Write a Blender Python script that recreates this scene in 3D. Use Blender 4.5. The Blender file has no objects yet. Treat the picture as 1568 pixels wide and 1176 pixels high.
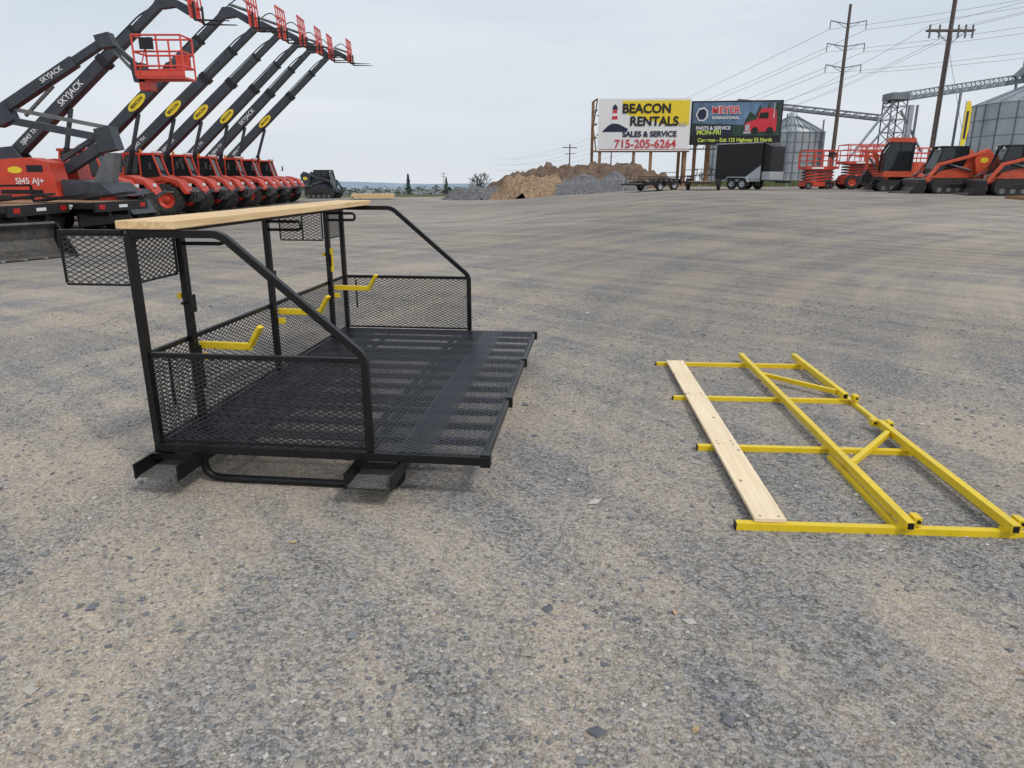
import bpy, math, random
from mathutils import Vector, Matrix, noise
random.seed(7)
R=math.radians
scene=bpy.context.scene

# ------------------------------------------------------------------ materials
def new_mat(name):
    m=bpy.data.materials.new(name); m.use_nodes=True
    nt=m.node_tree; b=nt.nodes['Principled BSDF']
    return m,nt,b
def paint(name,col,rough=.45,metal=0.0,var=.18,scale=3.0,bump=0.0,bscale=60,dirt=None,dirt_amt=.4,spec=.5):
    m,nt,b=new_mat(name); N=nt.nodes; L=nt.links
    geo=N.new('ShaderNodeNewGeometry')
    n=N.new('ShaderNodeTexNoise'); n.inputs['Scale'].default_value=scale; n.inputs['Detail'].default_value=3; n.inputs['Roughness'].default_value=.65
    L.new(geo.outputs['Position'],n.inputs['Vector'])
    mx=N.new('ShaderNodeMix'); mx.data_type='RGBA'
    mx.inputs[6].default_value=[c*(1-var) for c in col]+[1]
    mx.inputs[7].default_value=[min(1,c*(1+var)) for c in col]+[1]
    mr=N.new('ShaderNodeMapRange'); mr.inputs[1].default_value=.3; mr.inputs[2].default_value=.7
    L.new(n.outputs['Fac'],mr.inputs[0]); L.new(mr.outputs[0],mx.inputs[0])
    out=mx.outputs[2]
    if dirt:
        n2=N.new('ShaderNodeTexNoise'); n2.inputs['Scale'].default_value=scale*2.7; n2.inputs['Detail'].default_value=5; n2.inputs['Roughness'].default_value=.75
        L.new(geo.outputs['Position'],n2.inputs['Vector'])
        r2=N.new('ShaderNodeMapRange'); r2.inputs[1].default_value=.45; r2.inputs[2].default_value=.75; r2.inputs[4].default_value=dirt_amt
        L.new(n2.outputs['Fac'],r2.inputs[0])
        m2=N.new('ShaderNodeMix'); m2.data_type='RGBA'; L.new(r2.outputs[0],m2.inputs[0]); L.new(out,m2.inputs[6]); m2.inputs[7].default_value=list(dirt)+[1]
        out=m2.outputs[2]
    L.new(out,b.inputs['Base Color'])
    b.inputs['Metallic'].default_value=metal; b.inputs['Specular IOR Level'].default_value=spec
    rr=N.new('ShaderNodeMapRange'); rr.inputs[3].default_value=max(.05,rough-.1); rr.inputs[4].default_value=min(1,rough+.15)
    L.new(n.outputs['Fac'],rr.inputs[0]); L.new(rr.outputs[0],b.inputs['Roughness'])
    if bump>0:
        nb=N.new('ShaderNodeTexNoise'); nb.inputs['Scale'].default_value=bscale; nb.inputs['Detail'].default_value=3
        L.new(geo.outputs['Position'],nb.inputs['Vector'])
        bp=N.new('ShaderNodeBump'); bp.inputs['Strength'].default_value=bump; bp.inputs['Distance'].default_value=.02
        L.new(nb.outputs['Fac'],bp.inputs['Height']); L.new(bp.outputs[0],b.inputs['Normal'])
    return m
DUST=(.28,.25,.21)
black=paint('black_powdercoat',(.005,.0052,.006),.34,0,.3,6,dirt=(.05,.047,.044),dirt_amt=.18,spec=.38)
meshm=paint('black_mesh',(.010,.011,.014),.35,0,.3,6,dirt=(.06,.06,.065),dirt_amt=.25)
deckm=paint('black_deck_mesh',(.026,.029,.040),.30,0,.3,6,dirt=(.11,.11,.12),dirt_amt=.35)
yellow=paint('yellow_paint',(.80,.57,.014),.38,0,.07,5,dirt=(.45,.33,.06),dirt_amt=.25)
red=paint('orange_red_paint',(.60,.055,.028),.42,0,.15,2,dirt=(.30,.12,.08),dirt_amt=.4)
orange=paint('loader_orange_paint',(.62,.085,.035),.45,0,.15,2,dirt=(.28,.14,.09),dirt_amt=.45)
basketred=paint('basket_red',(.68,.075,.05),.4,0,.1,2)
darkgrey=paint('boom_dark_grey',(.035,.042,.055),.42,0,.2,1.5,dirt=(.12,.12,.12),dirt_amt=.35)
midgrey=paint('mid_grey_steel',(.16,.165,.17),.5,.3,.2,3)
tyre=paint('tyre_rubber',(.022,.022,.022),.85,0,.3,8,.3,40,dirt=(.14,.13,.11),dirt_amt=.5)
glass,_,gb=new_mat('dark_glass'); gb.inputs['Base Color'].default_value=(.02,.025,.028,1); gb.inputs['Roughness'].default_value=.08
steel=paint('bare_steel',(.30,.29,.28),.45,.6,.25,5)
white=paint('white_vinyl',(.78,.78,.78),.5,0,.03,1)
yvinyl=paint('yellow_vinyl',(.83,.62,.03),.5,0,.03,1)
navy=paint('navy_ink',(.012,.016,.05),.5,0,.05,1)
redink=paint('red_ink',(.60,.03,.05),.5,0,.05,1)
blackink=paint('black_ink',(.008,.008,.01),.5,0,.05,1)
blueink=paint('sky_blue_ink',(.10,.17,.27),.5,0,.6,.8)
greenink=paint('dark_green_ink',(.02,.05,.03),.5,0,.5,2.5)
limeink=paint('lime_ink',(.62,.75,.12),.5,0,.05,1)
lamp_amber=paint('amber_lens',(.7,.25,.02),.3)
lamp_red=paint('red_lens',(.5,.01,.01),.3)
polewood=paint('weathered_pole_wood',(.13,.10,.085),.9,0,.3,4,.3,30)
signwood=paint('sign_timber',(.30,.17,.09),.8,0,.3,4)
galv=paint('galvanised_steel',(.42,.45,.48),.45,.4,.15,.7)
galvdark=paint('galvanised_dark',(.20,.22,.245),.5,.3,.2,.7)
wire=paint('wire',(.22,.22,.23),.6)
mud=paint('dusty_steel',(.07,.07,.07),.8,0,.5,40,.4,90,dirt=(.34,.31,.27),dirt_amt=.75)
bucketm=paint('worn_bucket_steel',(.09,.085,.08),.55,.3,.35,5,dirt=(.22,.19,.16),dirt_amt=.6)

def wood(name,base,dark):
    m,nt,b=new_mat(name); N=nt.nodes; L=nt.links
    tc=N.new('ShaderNodeTexCoord'); mp=N.new('ShaderNodeMapping'); mp.inputs['Scale'].default_value=(22,1.1,22)
    L.new(tc.outputs['Object'],mp.inputs[0])
    n=N.new('ShaderNodeTexNoise'); n.inputs['Scale'].default_value=2; n.inputs['Detail'].default_value=6; n.inputs['Distortion'].default_value=.6
    L.new(mp.outputs[0],n.inputs['Vector'])
    w=N.new('ShaderNodeTexNoise'); w.inputs['Scale'].default_value=5; w.inputs['Detail'].default_value=5
    mp2=N.new('ShaderNodeMapping'); mp2.inputs['Scale'].default_value=(1,.35,1); L.new(tc.outputs['Object'],mp2.inputs[0]); L.new(mp2.outputs[0],w.inputs['Vector'])
    cr=N.new('ShaderNodeValToRGB'); cr.color_ramp.elements[0].position=.32; cr.color_ramp.elements[0].color=dark+(1,); cr.color_ramp.elements[1].position=.62; cr.color_ramp.elements[1].color=base+(1,)
    L.new(n.outputs['Fac'],cr.inputs[0])
    mx=N.new('ShaderNodeMix'); mx.data_type='RGBA'; mx.blend_type='MULTIPLY'; mx.inputs[0].default_value=.35
    L.new(cr.outputs[0],mx.inputs[6]); L.new(w.outputs['Fac'],mx.inputs[7])
    mul=N.new('ShaderNodeMix'); mul.data_type='RGBA'; mul.blend_type='ADD'; mul.inputs[0].default_value=.22
    L.new(mx.outputs[2],mul.inputs[6]); L.new(cr.outputs[0],mul.inputs[7])
    vk=N.new('ShaderNodeTexVoronoi'); vk.voronoi_dimensions='2D'; vk.inputs['Scale'].default_value=3.3
    mk=N.new('ShaderNodeMapping'); mk.inputs['Scale'].default_value=(1.3,.8,1); L.new(tc.outputs['Object'],mk.inputs[0]); L.new(mk.outputs[0],vk.inputs['Vector'])
    kr=N.new('ShaderNodeMapRange'); kr.inputs[1].default_value=.03; kr.inputs[2].default_value=.055; kr.inputs[3].default_value=.7; kr.inputs[4].default_value=0; L.new(vk.outputs['Distance'],kr.inputs[0])
    km=N.new('ShaderNodeMix'); km.data_type='RGBA'; L.new(kr.outputs[0],km.inputs[0]); L.new(mul.outputs[2],km.inputs[6]); km.inputs[7].default_value=(.22,.11,.05,1)
    L.new(km.outputs[2],b.inputs['Base Color']); b.inputs['Roughness'].default_value=.7
    bp=N.new('ShaderNodeBump'); bp.inputs['Strength'].default_value=.25; bp.inputs['Distance'].default_value=.004
    L.new(n.outputs['Fac'],bp.inputs['Height']); L.new(bp.outputs[0],b.inputs['Normal'])
    return m
pine=wood('pine_lumber',(.80,.58,.32),(.62,.41,.21))
palewood=wood('pale_pine',(.87,.71,.49),(.78,.61,.40))

# ------------------------------------------------------------------ mesh builder
class B:
    def __init__(s): s.v=[];s.f=[];s.mi=[];s.sm=[];s.mats=[]
    def _m(s,mat):
        if mat not in s.mats: s.mats.append(mat)
        return s.mats.index(mat)
    def add(s,vs,fs,mat,smooth=False):
        o=len(s.v); k=s._m(mat)
        s.v+= [tuple(x) for x in vs]
        for f in fs: s.f.append([i+o for i in f]); s.mi.append(k); s.sm.append(smooth)
    BF=[(0,3,2,1),(4,5,6,7),(0,1,5,4),(1,2,6,5),(2,3,7,6),(3,0,4,7)]
    def box(s,x0,x1,y0,y1,z0,z1,mat):
        s.add([(x0,y0,z0),(x1,y0,z0),(x1,y1,z0),(x0,y1,z0),(x0,y0,z1),(x1,y0,z1),(x1,y1,z1),(x0,y1,z1)],s.BF,mat)
    def beam(s,p,q,w,h,mat,up=(0,0,1),w2=None,h2=None,caps=True):
        p=Vector(p);q=Vector(q);d=(q-p).normalized();u=Vector(up)
        if abs(d.dot(u))>.98: u=Vector((0,1,0)) if abs(d.y)<.9 else Vector((1,0,0))
        a=d.cross(u).normalized(); c=a.cross(d).normalized()
        w2=w if w2 is None else w2; h2=h if h2 is None else h2
        vs=[]
        for P,W,H in ((p,w,h),(q,w2,h2)):
            vs+=[P-a*W/2-c*H/2,P+a*W/2-c*H/2,P+a*W/2+c*H/2,P-a*W/2+c*H/2]
        fs=[(0,1,5,4),(1,2,6,5),(2,3,7,6),(3,0,4,7)]
        if caps: fs+=[(0,3,2,1),(4,5,6,7)]
        s.add(vs,fs,mat)
    def cyl(s,p,q,r,mat,n=16,r2=None,caps=True):
        p=Vector(p);q=Vector(q);d=(q-p).normalized()
        u=Vector((0,0,1)) if abs(d.z)<.9 else Vector((1,0,0))
        a=d.cross(u).normalized(); c=a.cross(d)
        r2=r if r2 is None else r2
        vs=[];
        for P,rr in ((p,r),(q,r2)):
            for i in range(n):
                t=2*math.pi*i/n; vs.append(P+a*math.cos(t)*rr+c*math.sin(t)*rr)
        s.add(vs,[(i,(i+1)%n,n+(i+1)%n,n+i) for i in range(n)],mat,True)
        if caps: s.add(vs,[tuple(range(n-1,-1,-1)),tuple(range(n,2*n))],mat)
    def tube(s,pts,r,mat,n=10,bend=0.0):
        pts=[Vector(p) for p in pts]
        if bend>0:
            out=[pts[0]]
            for i in range(1,len(pts)-1):
                a,b_,c=pts[i-1],pts[i],pts[i+1]
                d1=min(bend,(a-b_).length*.45); d2=min(bend,(c-b_).length*.45)
                A=b_+(a-b_).normalized()*d1; C=b_+(c-b_).normalized()*d2
                for k in range(7):
                    t=k/6; out.append(A*(1-t)**2+b_*2*t*(1-t)+C*t*t)
            out.append(pts[-1]); pts=out
        rings=[];prev=None
        for i,P in enumerate(pts):
            d=(pts[min(i+1,len(pts)-1)]-pts[max(i-1,0)]).normalized()
            if prev is None:
                u=Vector((0,0,1)) if abs(d.z)<.9 else Vector((0,1,0)); a=d.cross(u).normalized()
            else: a=(prev-d*prev.dot(d)).normalized()
            prev=a; c=d.cross(a)
            off=math.pi/4 if n==4 else 0
            rings.append([P+a*math.cos(off+2*math.pi*k/n)*r+c*math.sin(off+2*math.pi*k/n)*r for k in range(n)])
        vs=[v for g in rings for v in g]; fs=[]
        for i in range(len(rings)-1):
            for k in range(n): fs.append((i*n+k,i*n+(k+1)%n,(i+1)*n+(k+1)%n,(i+1)*n+k))
        s.add(vs,fs,mat,n!=4)
        s.add(rings[0]+rings[-1],[tuple(range(n-1,-1,-1)),tuple(range(n,2*n))],mat)
    def extr(s,pts,vec,mat):
        n=len(pts); vec=Vector(vec); P=[Vector(p) for p in pts]
        vs=P+[p+vec for p in P]
        s.add(vs,[tuple(range(n-1,-1,-1)),tuple(range(n,2*n))]+[(i,(i+1)%n,n+(i+1)%n,n+i) for i in range(n)],mat)
    def xz(s,pts,y0,y1,mat): s.extr([(a,y0,c) for a,c in pts],(0,y1-y0,0),mat)
    def lathe(s,c,axis,prof,mat,n=28):
        c=Vector(c); ax=Vector(axis).normalized(); u=Vector((0,0,1)) if abs(ax.z)<.9 else Vector((1,0,0))
        a=ax.cross(u).normalized(); e=ax.cross(a)
        vs=[]
        for (x,r) in prof:
            for i in range(n):
                t=2*math.pi*i/n; vs.append(c+ax*x+(a*math.cos(t)+e*math.sin(t))*r)
        m=len(prof)
        s.add(vs,[(j*n+i,j*n+(i+1)%n,(j+1)*n+(i+1)%n,(j+1)*n+i) for j in range(m-1) for i in range(n)],mat,True)
    def wheel(s,c,Rr,w,rim,side=-1,lug=True,n=28,rimf=.52):
        x,y,z=c
        s.lathe(c,(0,1,0),[(-w/2*.6,Rr*rimf),(-w/2,Rr*.62),(-w/2,Rr*.86),(-w/2*.75,Rr*.97),(0,Rr*.985),(w/2*.75,Rr*.97),(w/2,Rr*.86),(w/2,Rr*.62),(w/2*.6,Rr*rimf)],tyre,n)
        for sd in (-1,1):
            s.lathe((x,y+sd*w*.28,z),(0,sd,0),[(.05*Rr,Rr*rimf*1.02),(.06*Rr,Rr*rimf*.9),(-.06*Rr,Rr*rimf*.75),(-.10*Rr,Rr*.2),(.02*Rr,Rr*.18),(.02*Rr,.001)],rim,n)
        if lug:
            k=18
            for i in range(k):
                for sd in (-1,1):
                    t=2*math.pi*(i+.25*sd)/k
                    d=Vector((math.cos(t),0,math.sin(t))); tt=Vector((-math.sin(t),0,math.cos(t)))
                    p=Vector(c)+d*Rr*.97+Vector((0,sd*w*.04,0)); q=Vector(c)+d*Rr*.95+tt*Rr*.12+Vector((0,sd*w*.52,0))
                    s.beam(p,q,Rr*.09,Rr*.08,tyre,up=d)
    def mesh(s,o,U,V,nu,nv,mat,w=.004,th=.0025):
        # expanded metal: o origin, U,V full side vectors, nu diamonds along U, nv along V
        o=Vector(o);U=Vector(U);V=Vector(V);N_=U.cross(V).normalized()
        du=U/(2*nu); dv=V/(2*nv)
        k=s._m(mat)
        for j in range(2*nv):
            for i in range(2*nu):
                if (i+j)%2==0: p=o+du*i+dv*j; q=o+du*(i+1)+dv*(j+1)
                else: p=o+du*(i+1)+dv*j; q=o+du*i+dv*(j+1)
                d=(q-p).normalized(); a=d.cross(N_)*w/2; c=N_*th
                base=len(s.v)
                for P in (p,q):
                    s.v+= [tuple(P-a-c),tuple(P+a-c*.3),tuple(P+a+c),tuple(P-a+c*.3)]
                for f in ((0,1,5,4),(1,2,6,5),(2,3,7,6),(3,0,4,7)):
                    s.f.append([base+x for x in f]); s.mi.append(k); s.sm.append(False)
    def build(s,name,loc=(0,0,0),rz=0,parent=None,bevel=0,seg=2,scale=1):
        me=bpy.data.meshes.new(name); me.from_pydata(s.v,[],s.f)
        for m in s.mats: me.materials.append(m)
        me.polygons.foreach_set('material_index',s.mi); me.polygons.foreach_set('use_smooth',s.sm); me.update()
        ob=bpy.data.objects.new(name,me); scene.collection.objects.link(ob)
        ob.location=loc; ob.rotation_euler=(0,0,R(rz)); ob.scale=(scale,)*3
        if parent: ob.parent=parent
        if bevel>0:
            md=ob.modifiers.new('bevel','BEVEL'); md.width=bevel; md.segments=seg; md.limit_method='ANGLE'; md.angle_limit=R(40)
        return ob
def empty(name,loc=(0,0,0),rz=0):
    e=bpy.data.objects.new(name,None); scene.collection.objects.link(e); e.location=loc; e.rotation_euler=(0,0,R(rz)); e.empty_display_size=.2
    return e
def text(name,body,size,mat,loc,rot,parent,off=0.0,align='CENTER',sx=1.0,extrude=.004):
    c=bpy.data.curves.new(name,'FONT'); c.body=body; c.size=size; c.extrude=extrude; c.offset=off; c.align_x=align; c.align_y='CENTER'
    c.materials.append(mat)
    o=bpy.data.objects.new(name,c); scene.collection.objects.link(o); o.location=loc; o.rotation_euler=rot; o.parent=parent; o.scale=(sx,1,1)
    return o

# ------------------------------------------------------------------ terrain
def S(a,b,x):
    t=max(0,min(1,(x-a)/(b-a))); return t*t*(3-2*t)
def terrain(x,y):
    r=math.hypot(x,y)
    if r<.01: return 0
    az=x/y if y>1 else (9 if x>0 else -9)
    if y<=1: az=0
    rise=.85*S(14,34,y)*S(-.1,.25,az)
    r0=62+110*S(.2,.5,az)+40*S(-.3,-.6,az)
    fall=0
    if r>r0:
        lin=(r-r0)*.03*S(0,30,r-r0)
        cap=.0145*r+4
        fall=min(lin,cap)
    und=.02*noise.noise(Vector((x*.25,y*.25,0)))*S(0,3,r)
    if r>80: und+=2.0*noise.noise(Vector((x*.004,y*.004,3)))*S(80,600,r)
    return rise-fall+und
def gz(x,y): return terrain(x,y)
radii=[0]; r=.5
while r<9000:
    radii.append(r); r*= 1.075 if r<200 else 1.13
    if r<3: r+=.15
NA=240
vs=[(0,0,terrain(.02,.02))]; fs=[]; lot=[0.0]
for rr in radii[1:]:
    for k in range(NA):
        t=2*math.pi*k/NA; x=rr*math.sin(t); y=rr*math.cos(t)
        vs.append((x,y,terrain(x,y)))
        az=x/y if y>1 else 0
        r0=60+35*S(.2,.5,az)+40*S(-.3,-.6,az)
        lot.append(S(r0-4,r0+4,rr))
for k in range(NA): fs.append((0,1+(k+1)%NA,1+k))
for j in range(len(radii)-2):
    for k in range(NA):
        a=1+j*NA+k; b_=1+j*NA+(k+1)%NA
        fs.append((a,b_,b_+NA,a+NA))
me=bpy.data.meshes.new('gravel_ground'); me.from_pydata(vs,[],fs)
at=me.attributes.new('field','FLOAT','POINT'); at.data.foreach_set('value',lot)
for p in me.polygons: p.use_smooth=True
ground=bpy.data.objects.new('gravel_ground',me); scene.collection.objects.link(ground)

m,nt,b=new_mat('gravel_lot'); N=nt.nodes; L=nt.links
geo=N.new('ShaderNodeNewGeometry'); pos=geo.outputs['Position']
def nz(scale,detail=5,rough=.6,vec=None,dist=0):
    n=N.new('ShaderNodeTexNoise'); n.noise_dimensions='2D'
    n.inputs['Scale'].default_value=scale; n.inputs['Detail'].default_value=detail; n.inputs['Roughness'].default_value=rough; n.inputs['Distortion'].default_value=dist
    L.new(vec or pos,n.inputs['Vector']); return n.outputs['Fac']
def mrange(v,a,b_,c,d):
    n=N.new('ShaderNodeMapRange'); n.inputs[1].default_value=a;n.inputs[2].default_value=b_;n.inputs[3].default_value=c;n.inputs[4].default_value=d
    L.new(v,n.inputs[0]); return n.outputs[0]
def mixc(f,a,b_,bt='MIX'):
    n=N.new('ShaderNodeMix'); n.data_type='RGBA'; n.blend_type=bt
    for i,val in ((0,f),(6,a),(7,b_)):
        if isinstance(val,(int,float)): n.inputs[i].default_value=val
        elif isinstance(val,tuple): n.inputs[i].default_value=val+(1,)
        else: L.new(val,n.inputs[i])
    return n.outputs[2]
def math_(op,a,b_):
    n=N.new('ShaderNodeMath'); n.operation=op
    for i,val in ((0,a),(1,b_)):
        if isinstance(val,(int,float)): n.inputs[i].default_value=val
        else: L.new(val,n.inputs[i])
    return n.outputs[0]
def vor(scale,dim='2D'):
    v=N.new('ShaderNodeTexVoronoi'); v.voronoi_dimensions=dim; v.inputs['Scale'].default_value=scale; L.new(pos,v.inputs['Vector'])
    s_=N.new('ShaderNodeSeparateColor'); L.new(v.outputs['Color'],s_.inputs[0]); return v,s_
sp=N.new('ShaderNodeSeparateXYZ'); L.new(pos,sp.inputs[0])
def arcs(cx,cy,rs,as_):
    # wheel tracks: noise stretched along arcs about a turning centre
    dx=math_('SUBTRACT',sp.outputs[0],cx); dy=math_('SUBTRACT',sp.outputs[1],cy)
    rad=math_('SQRT',math_('ADD',math_('MULTIPLY',dx,dx),math_('MULTIPLY',dy,dy)),0)
    ang=math_('ARCTAN2',dy,dx)
    c=N.new('ShaderNodeCombineXYZ'); L.new(math_('MULTIPLY',rad,rs),c.inputs[0]); L.new(math_('MULTIPLY',ang,as_),c.inputs[1])
    return c.outputs[0]
patch=mrange(nz(.45,6,.66,dist=.2),.38,.62,0,1)
streak=mrange(nz(1.0,4,.62,arcs(-14,-7,1.7,2.4)),.42,.58,0,1)
streak2=mrange(nz(1.0,4,.62,arcs(26,-3,1.4,3.2)),.42,.58,0,1)
f=math_('ADD',math_('MULTIPLY',patch,.36),math_('ADD',math_('MULTIPLY',streak,.42),math_('MULTIPLY',streak2,.34)))
speck=nz(5,5,.78); f=math_('ADD',f,mrange(speck,.3,.7,-.22,.18))
base=mixc(f,(.232,.228,.225),(.400,.345,.280))
v1,sep=vor(72); v2,sep2=vor(190)
loose=mrange(f,.1,.9,1.0,.5)
pv=math_('MULTIPLY',mrange(sep.outputs[0],0,1,-.40,.36),loose)
pv2=mrange(sep2.outputs[1],0,1,-.27,.27)
edge=math_('MULTIPLY',mrange(v1.outputs['Distance'],.30,.65,0,-.28),loose)
g1=math_('ADD',math_('ADD',pv,pv2),math_('ADD',edge,1.03))
cool=mixc(sep.outputs[2],(.96,.99,1.05),(1.05,1.0,.93))
comb=N.new('ShaderNodeCombineColor'); [L.new(g1,comb.inputs[i]) for i in range(3)]
gravel=mixc(1.0,mixc(1.0,base,comb.outputs[0],'MULTIPLY'),cool,'MULTIPLY')
big=mrange(nz(.09,3,.5),.35,.65,.86,1.10)
cb=N.new('ShaderNodeCombineColor'); [L.new(big,cb.inputs[i]) for i in range(3)]
gravel=mixc(1.0,gravel,cb.outputs[0],'MULTIPLY')
attr=N.new('ShaderNodeAttribute'); attr.attribute_name='field'
fieldc=mixc(mrange(nz(.02,4,.6),.4,.6,0,1),(.16,.145,.085),(.085,.10,.045))
fm=mrange(math_('ADD',attr.outputs['Fac'],mrange(nz(.3,3,.6),.3,.7,-.35,.35)),.4,.6,0,1)
col=mixc(fm,gravel,fieldc)
L.new(col,b.inputs['Base Color']); b.inputs['Roughness'].default_value=.95
b.inputs['Specular IOR Level'].default_value=.15
hgt=math_('MULTIPLY',mrange(v1.outputs['Distance'],0,.6,1,0),sep.outputs[1])
hgt=math_('ADD',hgt,math_('MULTIPLY',speck,1.6))
bp=N.new('ShaderNodeBump'); bp.inputs['Strength'].default_value=.55; bp.inputs['Distance'].default_value=.009
L.new(hgt,bp.inputs['Height']); L.new(bp.outputs[0],b.inputs['Normal'])
me.materials.append(m)

# loose stones (one object)
sm,nt,b=new_mat('loose_stone'); N=nt.nodes; L=nt.links
g=N.new('ShaderNodeNewGeometry'); cr=N.new('ShaderNodeValToRGB'); L.new(g.outputs['Random Per Island'],cr.inputs[0])
els=cr.color_ramp.elements; els[0].color=(.11,.115,.13,1); els[1].color=(.55,.52,.47,1); e=els.new(.35); e.color=(.21,.215,.225,1); e=els.new(.7); e.color=(.35,.31,.26,1); e=els.new(.92); e.color=(.43,.40,.36,1)
L.new(cr.outputs[0],b.inputs['Base Color']); b.inputs['Roughness'].default_value=.9
st=B()
OF=[(0,2,4),(2,1,4),(1,3,4),(3,0,4),(2,0,5),(1,2,5),(3,1,5),(0,3,5)]
for i in range(38000):
    d=1.1+9*random.random()**1.2; a=random.uniform(-.95,.95)
    x=d*math.sin(a); y=d*math.cos(a)
    if noise.noise(Vector((x*.7,y*.7,2)))<random.uniform(-.45,.25): continue
    s_=random.choice([.003,.0045,.006,.0075])*random.uniform(.8,1.5)*(1+d*.05)
    if random.random()<.012: s_*=2.2
    z=terrain(x,y); ro=random.random()*6.28; c,sn=math.cos(ro)*s_,math.sin(ro)*s_
    e1=random.uniform(.7,1.5); hh=s_*random.uniform(.45,.85); j=lambda:random.uniform(-.3,.3)*s_
    st.add([(x+c*e1+j(),y+sn*e1+j(),z+hh*.3),(x-c*e1+j(),y-sn*e1+j(),z+hh*.3),(x-sn+j(),y+c+j(),z+hh*.4),(x+sn+j(),y-c+j(),z+hh*.3),(x+j(),y+j(),z+hh),(x,y,z-hh)],OF,sm)
st.build('loose_gravel')
leafm=paint('dead_leaf',(.42,.29,.15),.8,0,.3,20)
lb=B()
for (x,y) in ((-1.55,1.95),(-2.3,2.6),(.55,1.75),(.62,2.35),(2.0,5.9),(-1.0,2.9),(1.7,2.0),(-.4,1.6),(-2.9,4.0)):
    a=random.random()*6.28; s_=.018; u=Vector((math.cos(a),math.sin(a),0))*s_; v=Vector((-math.sin(a),math.cos(a),0))*s_*.45; c=Vector((x,y,terrain(x,y)+.006))
    lb.add([c-u,c-u*.3+v+Vector((0,0,.005)),c+u*.5+v*.8+Vector((0,0,.007)),c+u+Vector((0,0,.002)),c+u*.4-v,c-u*.4-v+Vector((0,0,.003))],[(0,1,5),(1,2,4,5),(2,3,4)],leafm)
lb.build('dead_leaves')

# ------------------------------------------------------------------ work platform
W,Ln,RB=1.74,3.0,1.15
pf=empty('steel_work_platform',(-1.87,3.53,0),-6.5)
b=B()
ZD=.25; ZR=.725; ZT=1.335
b.beam((-.02,0,.222),(W+.02,0,.222),.04,.045,black)
b.beam((-.02,Ln,.222),(W+.02,Ln,.222),.04,.045,black)
b.beam((0,.021,.224),(0,Ln-.021,.224),.04,.043,black)
b.beam((W,.021,.224),(W,Ln-.021,.224),.035,.043,black)
ns=12
for i in range(1,ns):
    y=Ln*i/ns; b.beam((.022,y,.222),(W-.019,y,.222),.038,.034,black)
for xx in (.21,.40,1.02,1.30): b.beam((xx,.021,.190),(xx,Ln-.021,.190),.03,.024,black)
for (x,y) in ((0,0),(.02,.40),(.02,1.45),(.02,2.58),(0,Ln)):
    b.beam((x,y,ZD-.002),(x,y,ZT),.036,.044,black)
for y in (0,Ln):
    b.tube([(.0,y,ZT-.002),(.47,y,ZT-.002),(RB,y,ZR+.02),(RB,y,ZD)],.026,black,4,.045)
    b.beam((.024,y,ZR),(RB-.018,y,ZR),.024,.026,black)
b.beam((0,.026,ZR),(0,Ln-.026,ZR),.024,.026,black)
b.beam((0,.026,ZD+.012),(0,Ln-.026,ZD+.012),.016,.016,black)
for y in (0,Ln): b.beam((.026,y,ZD+.012),(RB-.022,y,ZD+.012),.016,.016,black)
b.beam((0.03,.03,ZT-.012),(0.03,Ln-.03,ZT-.012),.02,.022,black)
for y in (.40,1.45,2.58):
    b.tube([(.03,y,ZT-.03),(.27,y,ZT-.03),(.27,y,ZT-.085),(.03,y,ZT-.085)],.011,black,8,.03)
for y in (.40,1.45,2.58):
    b.box(.040,.052,y-.03,y+.03,.87,.97,black)
    b.cyl((.02,y-.06,.93),(.02,y+.06,.93),.008,black,8)
for x,y in ((.10,.03),(.12,Ln-.05),(.10,.33)):
    b.cyl((x,y,.45),(x,y,.70),.008,black,8)
mm=B()
def framed(p,U,V,nu,nv):
    p=Vector(p);U=Vector(U);V=Vector(V)
    b.beam(p,p+U,.011,.011,black);b.beam(p+V,p+V+U,.011,.011,black)
    b.beam(p+Vector((0,0,.006)),p+V-Vector((0,0,.006)),.011,.011,black);b.beam(p+U+Vector((0,0,.006)),p+U+V-Vector((0,0,.006)),.011,.011,black)
    mm.mesh(p,U,V,nu,nv,meshm,.0050,.0018)
framed((0,.03,1.09),(0,.34,0),(0,0,.215),7,9)
framed((-.37,0,1.08),(.345,0,0),(0,0,.245),7,10)
framed((0,2.62,1.09),(0,.35,0),(0,0,.215),7,9)
framed((-.40,2.60,1.08),(.375,0,0),(0,0,.245),7,10)
b.beam((-.37,-.0,1.34),(-.03,0,1.34),.02,.02,black)
b.beam((-.20,2.60,1.085),(-.20,2.60,1.33),.012,.012,black,up=(0,1,0))
mm.mesh((.02,0,ZD+.01),(RB-.04,0,0),(0,0,ZR-ZD-.02),22,19,meshm,.0060,.0018)
mm.mesh((.02,Ln,ZD+.01),(RB-.04,0,0),(0,0,ZR-ZD-.02),22,19,meshm,.0050,.0018)
mm.mesh((0,.02,ZD+.01),(0,Ln-.04,0),(0,0,ZR-ZD-.02),56,19,meshm,.0042,.0015)
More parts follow.
